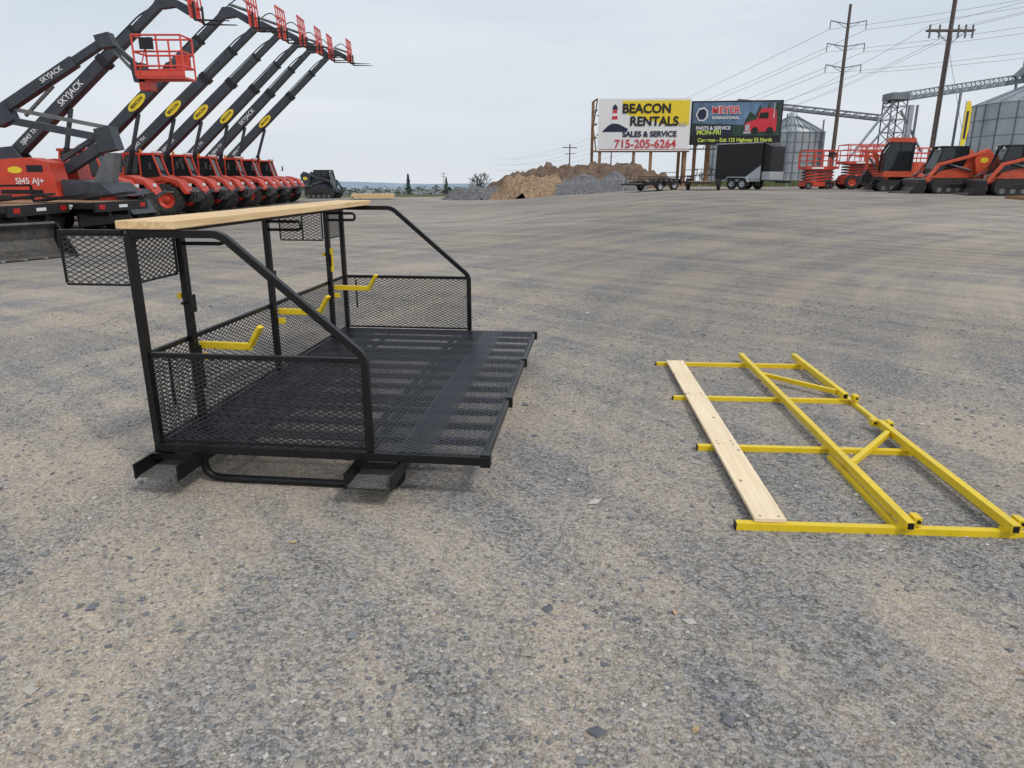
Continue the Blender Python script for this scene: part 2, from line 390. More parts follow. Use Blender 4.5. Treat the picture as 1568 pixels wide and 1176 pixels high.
# deck mesh: two sheets overlapping in a strip
mm.mesh((.0,.0,ZD-.004),(1.46,0,0),(0,Ln,0),27,100,deckm,.0060,.0011)
mm.mesh((1.29,.0,ZD+.001),(.45,0,0),(0,Ln,0),8,100,deckm,.0052,.0008)
mm.build('expanded_metal_mesh',parent=pf)
for y in (.02,1.0,2.0,Ln-.02):
    b.box(W-.02,W+.032,y-.03,y+.03,.185,.255,black)
    b.cyl((W+.008,y-.045,.225),(W+.008,y+.045,.225),.012,black,8)
for y in (.08,1.5,2.9):
    b.tube([(.19,y,.20),(.19,y,.021),(1.29,y,.021),(1.29,y,.20)],.021,black,10,.11)
b.build('frame',parent=pf,bevel=.003)
k=B()
for x0 in (-.035,1.075):
    k.box(x0,x0+.225,-.16,Ln+.15,.112,.119,mud)
    k.box(x0-.009,x0,-.18,Ln+.15,.112,.192,black)
    k.box(x0+.225,x0+.234,-.18,Ln+.15,.112,.192,black)
    for yy in (-.02,1.0,2.0,Ln+.02): k.box(x0+.001,x0+.224,yy-.006,yy+.006,.16,.192,black)
k.build('fork_pockets',parent=pf)
y_=B()
for y in (.43,1.48,2.61):
    y_.beam((.045,y,ZR-.045),(.36,y-.02,ZR-.045),.03,.040,yellow)
    y_.beam((.345,y-.02,ZR-.058),(.43,y-.035,ZR+.075),.045,.022,yellow)
    y_.box(.046,.09,y-.03,y+.0,ZR-.13,ZR-.09,yellow)
    y_.box(-.03,-.006,y-.05,y-.005,.95,.98,yellow)
y_.box(.041,.056,2.56,2.60,.82,1.02,yellow)
y_.build('plank_brackets',parent=pf,bevel=.003)
pl=B(); pl.box(0,.30,0,3.08,0,.040,pine)
pl.build('top_plank',(-.03,-.05,ZT+.022),0,pf,bevel=.004)

# ------------------------------------------------------------------ yellow frame
yf=empty('yellow_extension_frame',(1.055,3.03,0),-4.0)
b=B(); T=.038
for i,y in enumerate((0,1,2,3)):
    b.beam((0,y,.021),(1.265,y,.021),T,T,yellow)
    b.beam((-.006,y,.021),(.0,y,.021),T+.004,T+.004,black)
    for x in (.77,1.23):
        b.box(x-.03,x+.03,y-.03,y+.03,.0405,.045,yellow)
b.beam((.77,-.05,.066),(.77,3.2,.066),T,.042,yellow)
b.beam((.745,-.02,.020),(.745,.9,.020),.028,.028,yellow)
b.beam((1.285,-.01,.02),(1.285,3.12,.02),.032,.032,yellow)
b.beam((1.23,-.05,.068),(1.23,1.40,.068),T,.045,yellow)
b.beam((1.23,1.98,.068),(1.23,3.2,.068),T,.045,yellow)
b.beam((.792,2.56,.065),(1.208,2.1,.065),.032,.032,yellow)
b.beam((.792,.70,.065),(1.208,1.22,.065),.032,.032,yellow)
for (x,y) in ((.77,-.05),(1.23,-.05),(.77,3.2),(1.23,3.2),(1.23,1.98),(1.23,1.40)):
    sgn=1 if y in (3.2,1.40) else -1
    b.box(x-.014,x+.014,min(y,y+sgn*.003),max(y,y+sgn*.003),.052,.083,black)
for (x,y) in ((.81,.02),(1.275,.03),(1.275,1.95),(1.185,1.42),(1.27,1.38)):
    b.box(x-.006,x+.028,y-.03,y+.03,.046,.090,yellow)
    b.cyl((x+.012,y-.042,.072),(x+.012,y+.042,.072),.008,black,8)
b.build('tube_frame',parent=yf,bevel=.004)
pl=B()
for i in range(3):
    pl.box(0,.145,i*1.0+.004,i*1.0+.996,0,.020,palewood)
for y in (.03,.97,1.03,1.97,2.03,2.96):
    for x in (.03,.115): pl.cyl((x,y,.0195),(x,y,.022),.006,steel,8)
pl.build('walk_plank',(.085,-.01,.042),0,yf,bevel=.002)

# ------------------------------------------------------------------ telehandlers
def telehandler(x,y,rz,tipx,tipz,label=None):
    root=empty('telehandler',(x,y,gz(x,y)),rz)
    b=B()
    for wx in (0,-3.3):
        for sy in (-1,1): b.wheel((wx,sy*1.0,.66),.66,.42,red)
        b.cyl((wx,-.85,.66),(wx,.85,.66),.14,darkgrey)
    b.xz([(-4.2,.65),(.75,.55),(.95,.8),(.75,1.15),(-4.2,1.2)],-.42,.42,darkgrey)
    fp=[(-.95,1.25),(-.75,1.52),(.0,1.62),(.6,1.45),(.85,1.15),(.95,.9),(.80,.9),(.55,1.3),(0,1.44),(-.65,1.36)]
    b.xz(fp,-1.2,-.46,red); b.xz(fp,.46,1.2,red)
    b.xz([(-2.6,.62),(-2.6,1.45),(-2.35,1.62),(-1.35,1.66),(-.95,1.5),(-.82,1.2),(-.9,.62)],-1.22,-.5,red)
    b.box(-2.3,-1.3,-1.235,-1.22,.85,1.25,blackink)
    b.cyl((-2.45,-.75,1.6),(-2.45,-.75,2.2),.05,darkgrey,10)
    b.xz([(-4.55,.75),(-4.6,1.5),(-4.3,1.75),(-3.0,1.7),(-2.65,1.3),(-2.65,1.22),(-4.2,1.22)],-.95,.95,red)
    b.xz([(-4.2,1.6),(-4.1,2.6),(-3.6,2.65),(-2.9,1.6)],-.34,-.24,darkgrey)
    b.xz([(-4.2,1.6),(-4.1,2.6),(-3.6,2.65),(-2.9,1.6)],.24,.34,darkgrey)
    b.xz([(-2.6,.8),(-2.6,1.55),(-.85,1.55),(-.75,.8)],.42,1.22,red)
    b.xz([(-2.5,1.55),(-2.35,2.5),(-1.15,2.5),(-.85,1.55)],.48,1.16,glass)
    b.box(-2.5,-1.05,.44,1.2,2.5,2.6,red)
    for yy in (.46,1.18):
        b.beam((-2.52,yy,1.55),(-2.38,yy,2.5),.07,.07,red); b.beam((-.84,yy,1.55),(-1.12,yy,2.5),.07,.07,red); b.beam((-1.75,yy,1.55),(-1.72,yy,2.5),.06,.06,red)
    b.beam((-.9,.5,1.6),(-1.0,1.15,1.6),.06,.06,red)
    b.box(-1.2,-1.0,.5,.62,2.6,2.68,white); b.box(-1.2,-1.0,1.0,1.12,2.6,2.68,white)
    b.cyl((-1.8,.8,2.6),(-1.8,.8,2.75),.06,lamp_amber,10)
    b.beam((-.6,1.22,1.9),(-.6,1.5,2.1),.02,.02,black); b.box(-.62,-.58,1.42,1.62,1.95,2.25,black)
    b.beam((-.5,-1.0,1.6),(-.5,-1.2,1.95),.02,.02,black); b.box(-.52,-.48,-1.3,-1.1,1.9,2.15,black)
    b.box(.95,.99,-.4,.4,.7,1.0,black)
    b.box(.84,.9,.6,.8,1.2,1.32,white); b.box(.84,.9,-.8,-.6,1.2,1.32,white)
    for sy in (-1,1):
        b.beam((.7,sy*.5,.7),(1.15,sy*1.0,1.05),.12,.12,darkgrey); b.box(1.0,1.35,sy*1.05-.15,sy*1.05+.15,.98,1.03,midgrey)
    p=Vector((-3.75,0,2.35)); q=Vector((tipx,0,tipz)); d=(q-p)
    n=Vector((-d.z,0,d.x)).normalized()
    b.beam(p-d*.05,p+d*.62,.40,.44,darkgrey,up=(0,1,0))
    b.beam(p+d*.62,p+d*.65,.46,.50,blackink,up=(0,1,0))
    b.beam(p+d*.65,p+d*.83,.31,.34,darkgrey,up=(0,1,0))
    b.beam(p+d*.83,p+d*.845,.36,.39,blackink,up=(0,1,0))
    b.beam(p+d*.845,q,.25,.27,darkgrey,up=(0,1,0))
    b.cyl((-2.2,0,1.25),p+d*.36-n*.25,.085,darkgrey,10); b.cyl((-2.2,0,1.25),(Vector((-2.2,0,1.25))+p+d*.36-n*.25)/2,.11,blackink,10)
    b.tube([p+n*.26,p+d*.4+n*.27,p+d*.9+n*.24,q+n*.2+Vector((.3,0,0))],.03,blackink,6,.2)
    g=Vector((tipx,0,tipz))
    b.xz([(g.x-.15,g.z+.05),(g.x+.05,g.z+.30),(g.x+.4,g.z+.30),(g.x+1.0,g.z+.0),(g.x+1.15,g.z-.25),(g.x+.95,g.z-.3),(g.x+.55,g.z-.06),(g.x+.1,g.z-.12)],-.13,.13,darkgrey)
    b.cyl((g.x+.3,0,g.z+.42),(g.x+1.1,0,g.z+.15),.06,midgrey,8)
    b.tube([(g.x+.1,.1,g.z+.3),(g.x+.7,.15,g.z+.75),(g.x+1.15,.15,g.z+.3)],.025,blackink,6,.4)
    cx=g.x+1.28; cz=g.z-.45
    for yy in (-.6,-.3,0,.3,.6): b.beam((cx,yy,cz),(cx-.1,yy,cz+1.25),.045,.045,basketred,up=(0,1,0))
    for h in (0,.42,.85,1.25): b.beam((cx-.08*h,-.62,cz+h),(cx-.08*h,.62,cz+h),.06,.08,basketred)
    b.box(cx-.15,cx-.04,-.3,.3,cz+.02,cz+.6,basketred)
    for yy in (-.38,.38):
        b.beam((cx+.06,yy,cz+.5),(cx+.06,yy,cz-.1),.05,.12,blackink,up=(0,1,0))
        b.beam((cx+.04,yy,cz-.08),(cx+1.25,yy,cz-.1),.12,.055,blackink,h2=.015)
    b.build('body',parent=root,bevel=.02,seg=1)
    ang=math.atan2(d.z,d.x)
    if label=='disc':
        dd=B(); c=p+d*.40
        pts=[]; N_=24
        for i in range(N_):
            a=2*math.pi*i/N_; u=math.cos(a)*.50; w_=math.sin(a)*.19
            pts.append((c.x+u*math.cos(ang)-w_*math.sin(ang),-.235,c.z+u*math.sin(ang)+w_*math.cos(ang)))
        dd.extr(pts,(0,.006,0),yvinyl); dd.build('boom_decal',parent=root)
        text('boom_decal_text','BEACON',.17,blackink,(c.x,-.239,c.z),(R(90),-ang,0),root,.004)
    else:
        c=p+d*.42
        text('boom_text','SKYJACK',.30,white,(c.x,-.225,c.z),(R(90),-ang,0),root,.003)
    text('boom_number','SJ843 TH',.22,white,tuple((p+d*.13)+Vector((0,-.225,0))),(R(90),-ang,0),root,.002)
    dd=B(); pts=[(-1.75+math.cos(a)*.3,-1.228,1.38+math.sin(a)*.10) for a in [2*math.pi*i/20 for i in range(20)]]
    dd.extr(pts,(0,.006,0),yvinyl); dd.build('pod_decal',parent=root)
rows=[(27.6,'text',7.35,2.2),(32,'disc',7.9,2.75),(35.1,'disc',7.95,3.0),(38.2,'disc',8.2,3.05),(41.3,'disc',8.3,2.9),(44.4,'text',8.5,2.9),(47.5,'disc',8.75,3.4)]
for i,(yy,lb_,tz,tx) in enumerate(rows):
    telehandler(-14.5+random.uniform(-.15,.15),yy,random.uniform(-1.5,1.5),tx,tz,lb_)

# ------------------------------------------------------------------ articulated boom lift
bl=empty('articulated_boom_lift',(-13.5,23.5,gz(-13.5,23.5)),0)
b=B()
def X(x): return x+13.8
for wx in (-15.6,-12.6):
    for sy in (-.95,.95): b.wheel((X(wx),sy,.45),.45,.32,midgrey)
b.xz([(X(-16),.45),(X(-15.9),.85),(X(-12.3),.85),(X(-12.1),.45)],-.75,.75,darkgrey)
b.cyl((X(-14.3),0,.85),(X(-14.3),0,1.0),.6,darkgrey,24)
cw=[(X(-16.15),1.0),(X(-16.2),1.75),(X(-15.9),2.08),(X(-14.9),2.14),(X(-14.3),2.0),(X(-14.15),1.0)]
b.xz(cw,-1.05,-.3,red); b.xz(cw,.3,1.05,red)
b.xz([(X(-16.2),1.0),(X(-16.3),1.9),(X(-15.3),1.9),(X(-15.3),1.0)],-.29,.29,darkgrey)
b.box(X(-15.9),X(-14.6),-1.06,-1.05,1.08,1.2,blackink)
b.box(X(-15.0),X(-14.5),-1.06,-1.05,1.72,1.92,blackink)
b.xz([(X(-14.1),1.0),(X(-14.1),1.5),(X(-12.9),1.4),(X(-12.5),1.0)],-.9,.9,darkgrey)
b.beam((X(-14.4),0,1.8),(X(-12.95),0,2.6),.3,.28,darkgrey,up=(0,1,0)); b.beam((X(-14.5),0,2.1),(X(-13.0),0,2.95),.14,.14,darkgrey,up=(0,1,0))
b.xz([(X(-13.2),2.3),(X(-13.25),3.0),(X(-12.75),3.1),(X(-12.6),2.4)],-.24,.24,darkgrey)
b.xz([(X(-13.6),1.3),(X(-13.0),2.3),(X(-12.7),2.3),(X(-13.0),1.2)],-.2,.2,midgrey)
b.beam((X(-13.0),0,2.72),(X(-16.0),0,3.28),.22,.24,darkgrey,up=(0,1,0))
b.beam((X(-12.9),0,3.05),(X(-15.9),0,3.62),.12,.12,midgrey,up=(0,1,0))
b.xz([(X(-16.25),3.05),(X(-16.3),3.65),(X(-15.85),3.8),(X(-15.7),3.25)],-.2,.2,darkgrey)
b.beam((X(-16.1),0,3.55),(X(-13.6),0,4.95),.3,.32,darkgrey,up=(0,1,0))
b.beam((X(-13.6),0,4.95),(X(-12.6),0,5.51),.22,.24,darkgrey,up=(0,1,0))
b.cyl((X(-15.4),0,3.4),(X(-14.4),0,4.25),.06,midgrey,8)
b.xz([(X(-12.75),5.3),(X(-12.85),5.65),(X(-12.4),5.75),(X(-12.25),5.35)],-.17,.17,darkgrey)
b.beam((X(-12.45),0,5.5),(X(-11.65),0,4.75),.14,.15,darkgrey,up=(0,1,0)); b.beam((X(-12.4),0,5.3),(X(-11.75),0,4.55),.08,.08,midgrey,up=(0,1,0))
b.xz([(X(-11.8),4.35),(X(-11.85),4.85),(X(-11.5),4.9),(X(-11.45),4.35)],-.2,.2,darkgrey)
x0,x1,y0,y1,z0=X(-11.6),X(-10.15),-.4,.4,4.42
b.box(x0,x1,y0,y1,z0,z0+.06,basketred)
for px_ in (x0,(x0+x1)/2,x1):
    for py_ in (y0,y1): b.cyl((px_,py_,z0+.06),(px_,py_,z0+1.2),.03,basketred,8)
for h in (.35,.75,1.2):
    for py_ in (y0,y1): b.cyl((x0,py_,z0+h),(x1,py_,z0+h),.03,basketred,8)
    for px_ in (x0,x1): b.cyl((px_,y0,z0+h),(px_,y1,z0+h),.03,basketred,8)
b.box(x0,x1,y0-.01,y0+.01,z0+.06,z0+.22,basketred); b.box(x0+.25,x0+.65,y0-.1,y0-.03,z0+.8,z0+1.12,blackink)
b.beam((x0+.1,y0-.02,z0+.1),(x0+.5,y0-.02,z0+1.15),.03,.03,basketred); b.box(x1-.55,x1-.1,y1-.02,y1+.02,z0+.35,z0+.75,basketred)
b.box(x0-.05,x0+.3,-.2,.2,z0-.3,z0,basketred)
b.build('body',parent=bl,bevel=.015,seg=1)
text('counterweight_text','SJ45 AJ+',.25,white,(X(-14.95),-1.065,1.45),(R(90),0,0),bl,.003)
text('arm_text','SKYJACK',.2,white,(X(-14.3),-.17,4.56),(R(90),R(-29),0),bl,.002)
dd=B(); dd.extr([(X(-15.35)+math.cos(a)*.22,-1.062,1.78+math.sin(a)*.1) for a in [2*math.pi*i/20 for i in range(20)]],(0,.006,0),yvinyl); dd.build('decal',parent=bl)

# ------------------------------------------------------------------ flatbed trailers on left
def flatbed(x,y,rz,n='flatbed_trailer'):
    root=empty(n,(x,y,gz(x,y)),rz); b=B()
    b.box(-5.5,0,-1.2,1.2,.86,.92,signwood)
    b.beam((-5.5,-1.22,.84),(0,-1.22,.84),.06,.16,blackink); b.beam((-5.5,1.22,.84),(0,1.22,.84),.06,.16,blackink)
    b.beam((0,-1.25,.80),(0,1.25,.80),.08,.26,blackink)
    for sy in (-.45,.45): b.beam((-5.5,sy,.65),(-.1,sy,.65),.1,.25,blackink)
    for i in range(9): b.beam((-5.3+.6*i,-1.2,.78),(-5.3+.6*i,1.2,.78),.06,.1,blackink)
    for wx in (-1.6,-2.6):
        for sy in (-.95,.95): b.wheel((wx,sy,.4),.4,.24,midgrey,lug=False)
    b.box(.041,.05,-1.1,-.85,.74,.86,lamp_red); b.box(.041,.05,.85,1.1,.74,.86,lamp_red); b.box(.041,.05,-.2,.2,.76,.84,white)
    for i in range(7):
        b.box(-5.2+.7*i,-5.0+.7*i,-1.256,-1.25,.82,.87,lamp_red); b.box(-5.0+.7*i,-4.8+.7*i,-1.256,-1.25,.82,.87,white)
    b.beam((-1.8,-.9,.96),(-.2,-.9,1.15),.5,.06,blackink); b.beam((-1.8,.9,.96),(-.2,.9,1.15),.5,.06,blackink)
    b.beam((-3.4,-1.0,.92),(-3.4,-1.0,1.35),.06,.06,blackink); b.beam((-3.4,1.0,.92),(-3.4,1.0,1.35),.06,.06,blackink); b.beam((-3.4,-1,1.35),(-3.4,1,1.35),.06,.06,blackink)
    b.box(-4.9,-4.3,-.9,-.4,.92,1.3,midgrey); b.cyl((-4.0,-.7,.95),(-4.0,-.1,.95),.12,tyre,14)
    b.beam((-.6,-1.1,.45),(-.6,1.1,.45),.08,.35,blackink); b.box(-.64,-.60,-1.05,-.8,.42,.56,lamp_amber)
    b.build('body',parent=root,bevel=.01,seg=1)
    text('number_decal','5110',.16,white,(-.8,-1.26,.8),(R(90),0,0),root,.003)
flatbed(-11.2,21.0,-4); flatbed(-11.9,18.4,2)

b=B()
prof=[(0,.0),(.75,.0),(.80,.03),(.3,.07),(.12,.16),(.04,.34),(.08,.55),(.2,.66),(.14,.70),(-.02,.6),(-.07,.34),(-.04,.1)]
b.extr([( -.9,-p_[0],p_[1]) for p_ in prof],(1.8,0,0),bucketm)
for xx in (-.93,.9): b.extr([(xx,0,0),(xx,-.78,0),(xx,-.72,.12),(xx,-.2,.66),(xx,.02,.6),(xx,.07,.3)],(.03,0,0),blackink)
for xx in (-.6,-.2,.2,.6): b.box(xx-.03,xx+.03,-.9,-.74,0,.05,steel)
for xx in (-.3,.3): b.extr([(xx,.05,.15),(xx,.25,.3),(xx,.2,.5),(xx,.05,.5)],(.04,0,0),blackink)
b.build('loader_bucket',(-10.2,14.6,gz(-10.2,14.6)),62,bevel=.008,seg=1)

# ------------------------------------------------------------------ compact track loader
def track(b,x0,x1,y0,y1,h,mat=tyre):
    r_=h/2; pts=[]
    for i in range(9):
        a=-math.pi/2+math.pi*i/8; pts.append((x1-r_+math.cos(a)*r_,r_+math.sin(a)*r_))
    for i in range(9):
        a=math.pi/2+math.pi*i/8; pts.append((x0+r_*1.2+math.cos(a)*r_*1.2,r_+ (math.sin(a)*r_)))
    b.xz(pts,y0,y1,mat)
    for i in range(int((x1-x0)/.14)):
        xx=x0+.15+i*.14; b.box(xx,xx+.07,y0-.004,y1+.004,h-.01,h+.03,mat)
    for i in range(5):
        xx=x0+r_+ (x1-x0-2*r_)*i/4
        for yy in (y0-.012,y1+.012): b.cyl((xx,yy,.17),(xx,yy+(.012 if yy<y0 else -.012)*1.0,.17),.11,midgrey,14)
def track_loader(x,y,rz,mat,name='compact_track_loader',bucket=True):
    root=empty(name,(x,y,gz(x,y)),rz); b=B()
    for sy in (-1,1):
        a_,b__=min(sy*.55,sy*.93),max(sy*.55,sy*.93)
        track(b,-1.3,1.0,a_,b__,.66)
        b.xz([(-.75,.25),(-.6,.45),(.3,.45),(.5,.25)],a_-.015,b__+.015,blackink)
    b.xz([(-1.45,.35),(-1.5,1.40),(-1.25,1.62),(-.66,1.62),(-.5,1.2),(.6,.95),(.95,.5),(.7,.3)],-.52,.52,mat)
    b.box(-1.53,-1.49,-.38,.38,.62,1.15,blackink); b.box(-1.52,-1.46,-.5,-.42,1.2,1.35,lamp_red); b.box(-1.52,-1.46,.42,.5,1.2,1.35,lamp_red)
    b.xz([(-.65,1.3),(-.6,2.0),(.45,2.02),(.75,1.1),(.8,.85),(-.2,1.1)],-.44,.44,glass)
    b.box(-.68,.55,-.47,.47,2.0,2.07,blackink)
    for sy in (-.455,.455):
        b.beam((-.66,sy,1.3),(-.62,sy,2.0),.05,.07,blackink); b.beam((.78,sy,.9),(.5,sy,2.0),.05,.07,blackink); b.beam((-.1,sy,1.2),(-.1,sy,2.0),.04,.06,blackink)
    for sy in (-.66,.66):
        b.xz([(-1.5,.80),(-1.62,1.70),(-1.35,1.95),(-.98,1.85),(-.80,1.45),(-1.0,.80)],sy-.07,sy+.07,mat)
        b.beam((-1.3,sy,1.80),(.72,sy,1.26),.13,.17,mat,up=(0,1,0),) ; b.beam((.66,sy,1.32),(1.25,sy,.45),.13,.16,mat,up=(0,1,0))
        b.cyl((-.8,sy*.86,1.0),(.3,sy*.9,1.3),.05,midgrey,8)
        b.cyl((.75,sy*.8,1.0),(1.25,sy*.8,.75),.04,midgrey,8)
    b.beam((1.2,-.66,.5),(1.2,.66,.5),.15,.2,blackink)
    if bucket:
        prof=[(0,.05),(.75,.0),(.78,.04),(.2,.12),(.08,.3),(.18,.62),(.05,.68),(-.06,.3)]
        b.xz([(1.3+p_[0],p_[1]) for p_ in prof],-.93,.93,bucketm)
        for sy in (-.96,.93): b.xz([(1.3,.1),(2.05,.0),(1.5,.6),(1.28,.6)],sy,sy+.03,blackink)
    b.box(.62,.66,-.42,-.28,1.9,1.98,white); b.box(.62,.66,.28,.42,1.9,1.98,white)
    b.build('body',parent=root,bevel=.02,seg=1)
    dd=B()
    for sy in (-.738,.732):
        dd.extr([(-1.22+math.cos(a)*.18,sy,1.45+math.sin(a)*.12) for a in [2*math.pi*i/20 for i in range(20)]],(0,.006,0),yvinyl)
    dd.build('decal',parent=root)
track_loader(19.9,34.0,178,orange)
track_loader(21.6,32.0,170,orange)
track_loader(25.6,32.8,172,orange)
track_loader(-14.2,56,-10,darkgrey,'skid_loader',False)

# ------------------------------------------------------------------ mini excavator
ex=empty('mini_excavator',(20.1,38.5,gz(20.1,38.5)),165); b=B()
for sy in (-1,1): track(b,-1.1,1.1,min(sy*.6,sy*.95),max(sy*.6,sy*.95),.55)
b.box(-.6,.6,-.6,.6,.25,.6,blackink); b.cyl((0,0,.6),(0,0,.72),.45,blackink,20)
pts=[]
for i in range(13):
    a=math.pi/2+math.pi*i/12; pts.append((-.3+math.cos(a)*.9,math.sin(a)*.9))
pts=[(.9,.9)]+pts+[(.9,-.9)]
b.extr([(p_[0],p_[1],.72) for p_ in pts],(0,0,.28),orange)
b.extr([(p_[0]*.97,p_[1]*.95,1.0) for p_ in pts[1:-1]]+[(-.3,-.85,1.0)],(0,0,.45),orange)
b.xz([(-.3,1.0),(-.35,2.35),(.65,2.4),(.95,1.9),(.95,1.0)],.02,.88,glass)
b.xz([(-.42,2.38),(-.38,2.60),(.75,2.64),(.82,2.42)],-.02,.92,orange)
for yy in (.02,.88):
    b.beam((-.32,yy,1.0),(-.35,yy,2.38),.09,.09,blackink); b.beam((.96,yy,1.0),(.96,yy,1.9),.06,.06,blackink); b.beam((.96,yy,1.9),(.68,yy,2.4),.06,.06,blackink); b.beam((.25,yy,1.0),(.25,yy,2.38),.05,.05,blackink)
b.xz([(-.3,1.0),(-.25,1.45),(.6,1.35),(.9,1.2),(.9,1.0)],-.85,-.12,blackink)
b.beam((.9,-.3,.95),(1.15,-.3,1.9),.18,.24,orange,up=(0,1,0)); b.beam((1.15,-.3,1.9),(1.55,-.3,2.05),.16,.22,orange,up=(0,1,0),w2=.14); b.beam((1.55,-.3,2.05),(1.5,-.3,1.0),.14,.18,orange,up=(0,1,0))
b.cyl((1.0,-.3,1.1),(1.45,-.3,1.7),.06,midgrey,8)
b.xz([(1.5,1.1),(1.2,.75),(1.35,.4),(1.75,.45),(1.7,.8)],-.55,.0,blackink)
b.extr([(1.35,-.9,.05),(1.5,-.9,.05),(1.42,-.9,.2),(1.5,-.9,.4),(1.38,-.9,.4)],(0,1.8,0),blackink); b.beam((.5,-.4,.35),(1.4,-.4,.25),.1,.12,blackink); b.beam((.5,.4,.35),(1.4,.4,.25),.1,.12,blackink)
b.build('body',parent=ex,bevel=.02,seg=1)

# ------------------------------------------------------------------ scissor lifts
def scissor(x,y,rz,l,w,h,wr):
    root=empty('scissor_lift',(x,y,gz(x,y)),rz); b=B()
    for wx in (-l*.33,l*.33):
        for sy in (-w/2+.1,w/2-.1): b.wheel((wx,sy,wr),wr,wr*.55,red if wr>.3 else midgrey)
    b.box(-l*.46,l*.46,-w*.36,w*.36,wr*.7,wr*1.9,red)
    b.box(-l*.22,l*.22,-w*.48,w*.48,wr*.8,wr*1.8,blackink if wr>.3 else red)
    zs=wr*1.95; n=4; dz=(h-zs)/n
    for i in range(n):
        for sy in (-w*.3,w*.3):
            b.beam((-l*.42,sy,zs+dz*i),(l*.42,sy,zs+dz*(i+1)),.05,.09,red); b.beam((l*.42,sy*.8,zs+dz*i),(-l*.42,sy*.8,zs+dz*(i+1)),.05,.09,midgrey)
    b.box(-l*.5,l*.5,-w*.5,w*.5,h,h+.16,red)
    for i in range(5):
        px_=-l*.49+l*.98*i/4
        for sy in (-w*.49,w*.49): b.beam((px_,sy,h+.16),(px_,sy,h+1.1),.045,.045,red)
    for hh in (.5,.8,1.1):
        for sy in (-w*.49,w*.49): b.beam((-l*.49,sy,h+hh),(l*.49,sy,h+hh),.045,.045,red)
        for px_ in (-l*.49,l*.49): b.beam((px_,-w*.49,h+hh),(px_,w*.49,h+hh),.045,.045,red)
    b.box(l*.2,l*.35,-w*.56,-w*.5,h+.7,h+1.0,blackink)
    b.box(-l*.3,l*.1,-w*.505,-w*.5,h+.03,h+.13,white)
    b.build('body',parent=root,bevel=.01,seg=1)
scissor(18.5,45,8,1.9,.85,1.15,.22)
scissor(19.6,47.5,5,2.2,1.1,1.2,.22)
scissor(21.2,44.5,-5,2.9,1.7,1.45,.42)
scissor(23.3,47,-5,2.7,1.7,1.45,.42)
scissor(26,47,0,2.7,1.7,1.35,.42)

# ------------------------------------------------------------------ enclosed trailer
et=empty('enclosed_cargo_trailer',(13.7,43.5,gz(13.7,43.5)),-50); b=B()
b.box(-1.5,1.5,-.85,.85,.5,2.55,blackink)
b.xz([(1.5,.5),(2.0,.55),(2.0,2.35),(1.5,2.55)],-.7,.7,blackink)
for sy in (-.852,.852):
    b.beam((-1.5,sy,2.56),(1.5,sy,2.56),.04,.06,galv); b.beam((-1.5,sy,.52),(1.5,sy,.52),.04,.1,galv)
    b.xz([(.4,.6),(1.5,.6),(1.5,1.35)],sy-.006,sy+.006,galv)
b.beam((-1.51,-.85,2.56),(-1.51,.85,2.56),.05,.08,galv)
for sy in (-.83,.83): b.beam((-1.51,sy,.55),(-1.51,sy,2.5),.05,.06,galv,up=(0,1,0))
b.box(1.5,2.03,-.72,.72,.55,1.0,galv)
b.box(-1.515,-1.505,-.3,.3,1.2,1.3,lamp_red); b.box(-1.54,-1.52,-.02,.02,.55,2.5,galvdark); b.box(-1.52,-1.5,-.7,-.55,.6,.75,lamp_red); b.box(-1.52,-1.5,.55,.7,.6,.75,lamp_red)
for wx in (-.3,.4):
    for sy in (-.82,.82): b.wheel((wx,sy,.32),.32,.2,galv,lug=False)
for sy in (-.98,.98): b.xz([(-.75,.42),(-.6,.72),(.7,.72),(.85,.42),(.78,.42),(.65,.66),(-.55,.66),(-.68,.42)],min(sy,sy*.87),max(sy,sy*.87),galv)
b.beam((2.0,0,.45),(2.9,0,.45),.12,.12,blackink); b.cyl((2.7,0,.1),(2.7,0,.8),.04,galv,8)
b.build('body',parent=et,bevel=.02,seg=1)
dd=B(); dd.extr([(-1.512,-.35+math.cos(a)*.32,1.75+math.sin(a)*.2) for a in [2*math.pi*i/20 for i in range(20)]],(-.006,0,0),yvinyl); dd.build('decal',parent=et)

def util_trailer(x,y,rz,sc=1.0):
    root=empty('utility_trailer',(x,y,gz(x,y)),rz); b=B()
    b.box(-1.6,1.6,-.8,.8,.50,.54,signwood)
    for sy in (-.83,.83):
        b.beam((-1.65,sy,.5),(1.65,sy,.5),.05,.12,blackink); b.beam((-1.65,sy,.85),(1.65,sy,.85),.05,.05,blackink)
        for i in range(5): b.beam((-1.6+.8*i,sy,.5),(-1.6+.8*i,sy,.85),.04,.04,blackink)
        b.xz([(-.55,.35),(-.42,.72),(.42,.72),(.55,.35),(.48,.35),(.36,.66),(-.36,.66),(-.48,.35)],sy-.0 if sy>0 else sy-.22,sy+.22 if sy>0 else sy,blackink)
        b.wheel((0,sy*1.13,.32),.32,.2,galv,lug=False)
    b.beam((1.6,-.7,.48),(2.8,0,.48),.08,.1,blackink); b.beam((1.6,.7,.48),(2.8,0,.48),.08,.1,blackink)
    b.cyl((2.6,0,.05),(2.6,0,.85),.035,galv,8)
    b.beam((-1.68,-.8,.55),(-1.85,-.8,1.3),.04,.04,blackink); b.beam((-1.68,.8,.55),(-1.85,.8,1.3),.04,.04,blackink); b.beam((-1.85,-.8,1.3),(-1.85,.8,1.3),.04,.04,blackink); b.beam((-1.76,-.8,.92),(-1.76,.8,.92),.04,.04,blackink)
    b.build('body',parent=root,bevel=.01,seg=1,scale=sc)
util_trailer(10.9,42,250,.9); util_trailer(9.3,44.5,200,.9); util_trailer(7.9,42.2,215,.8)

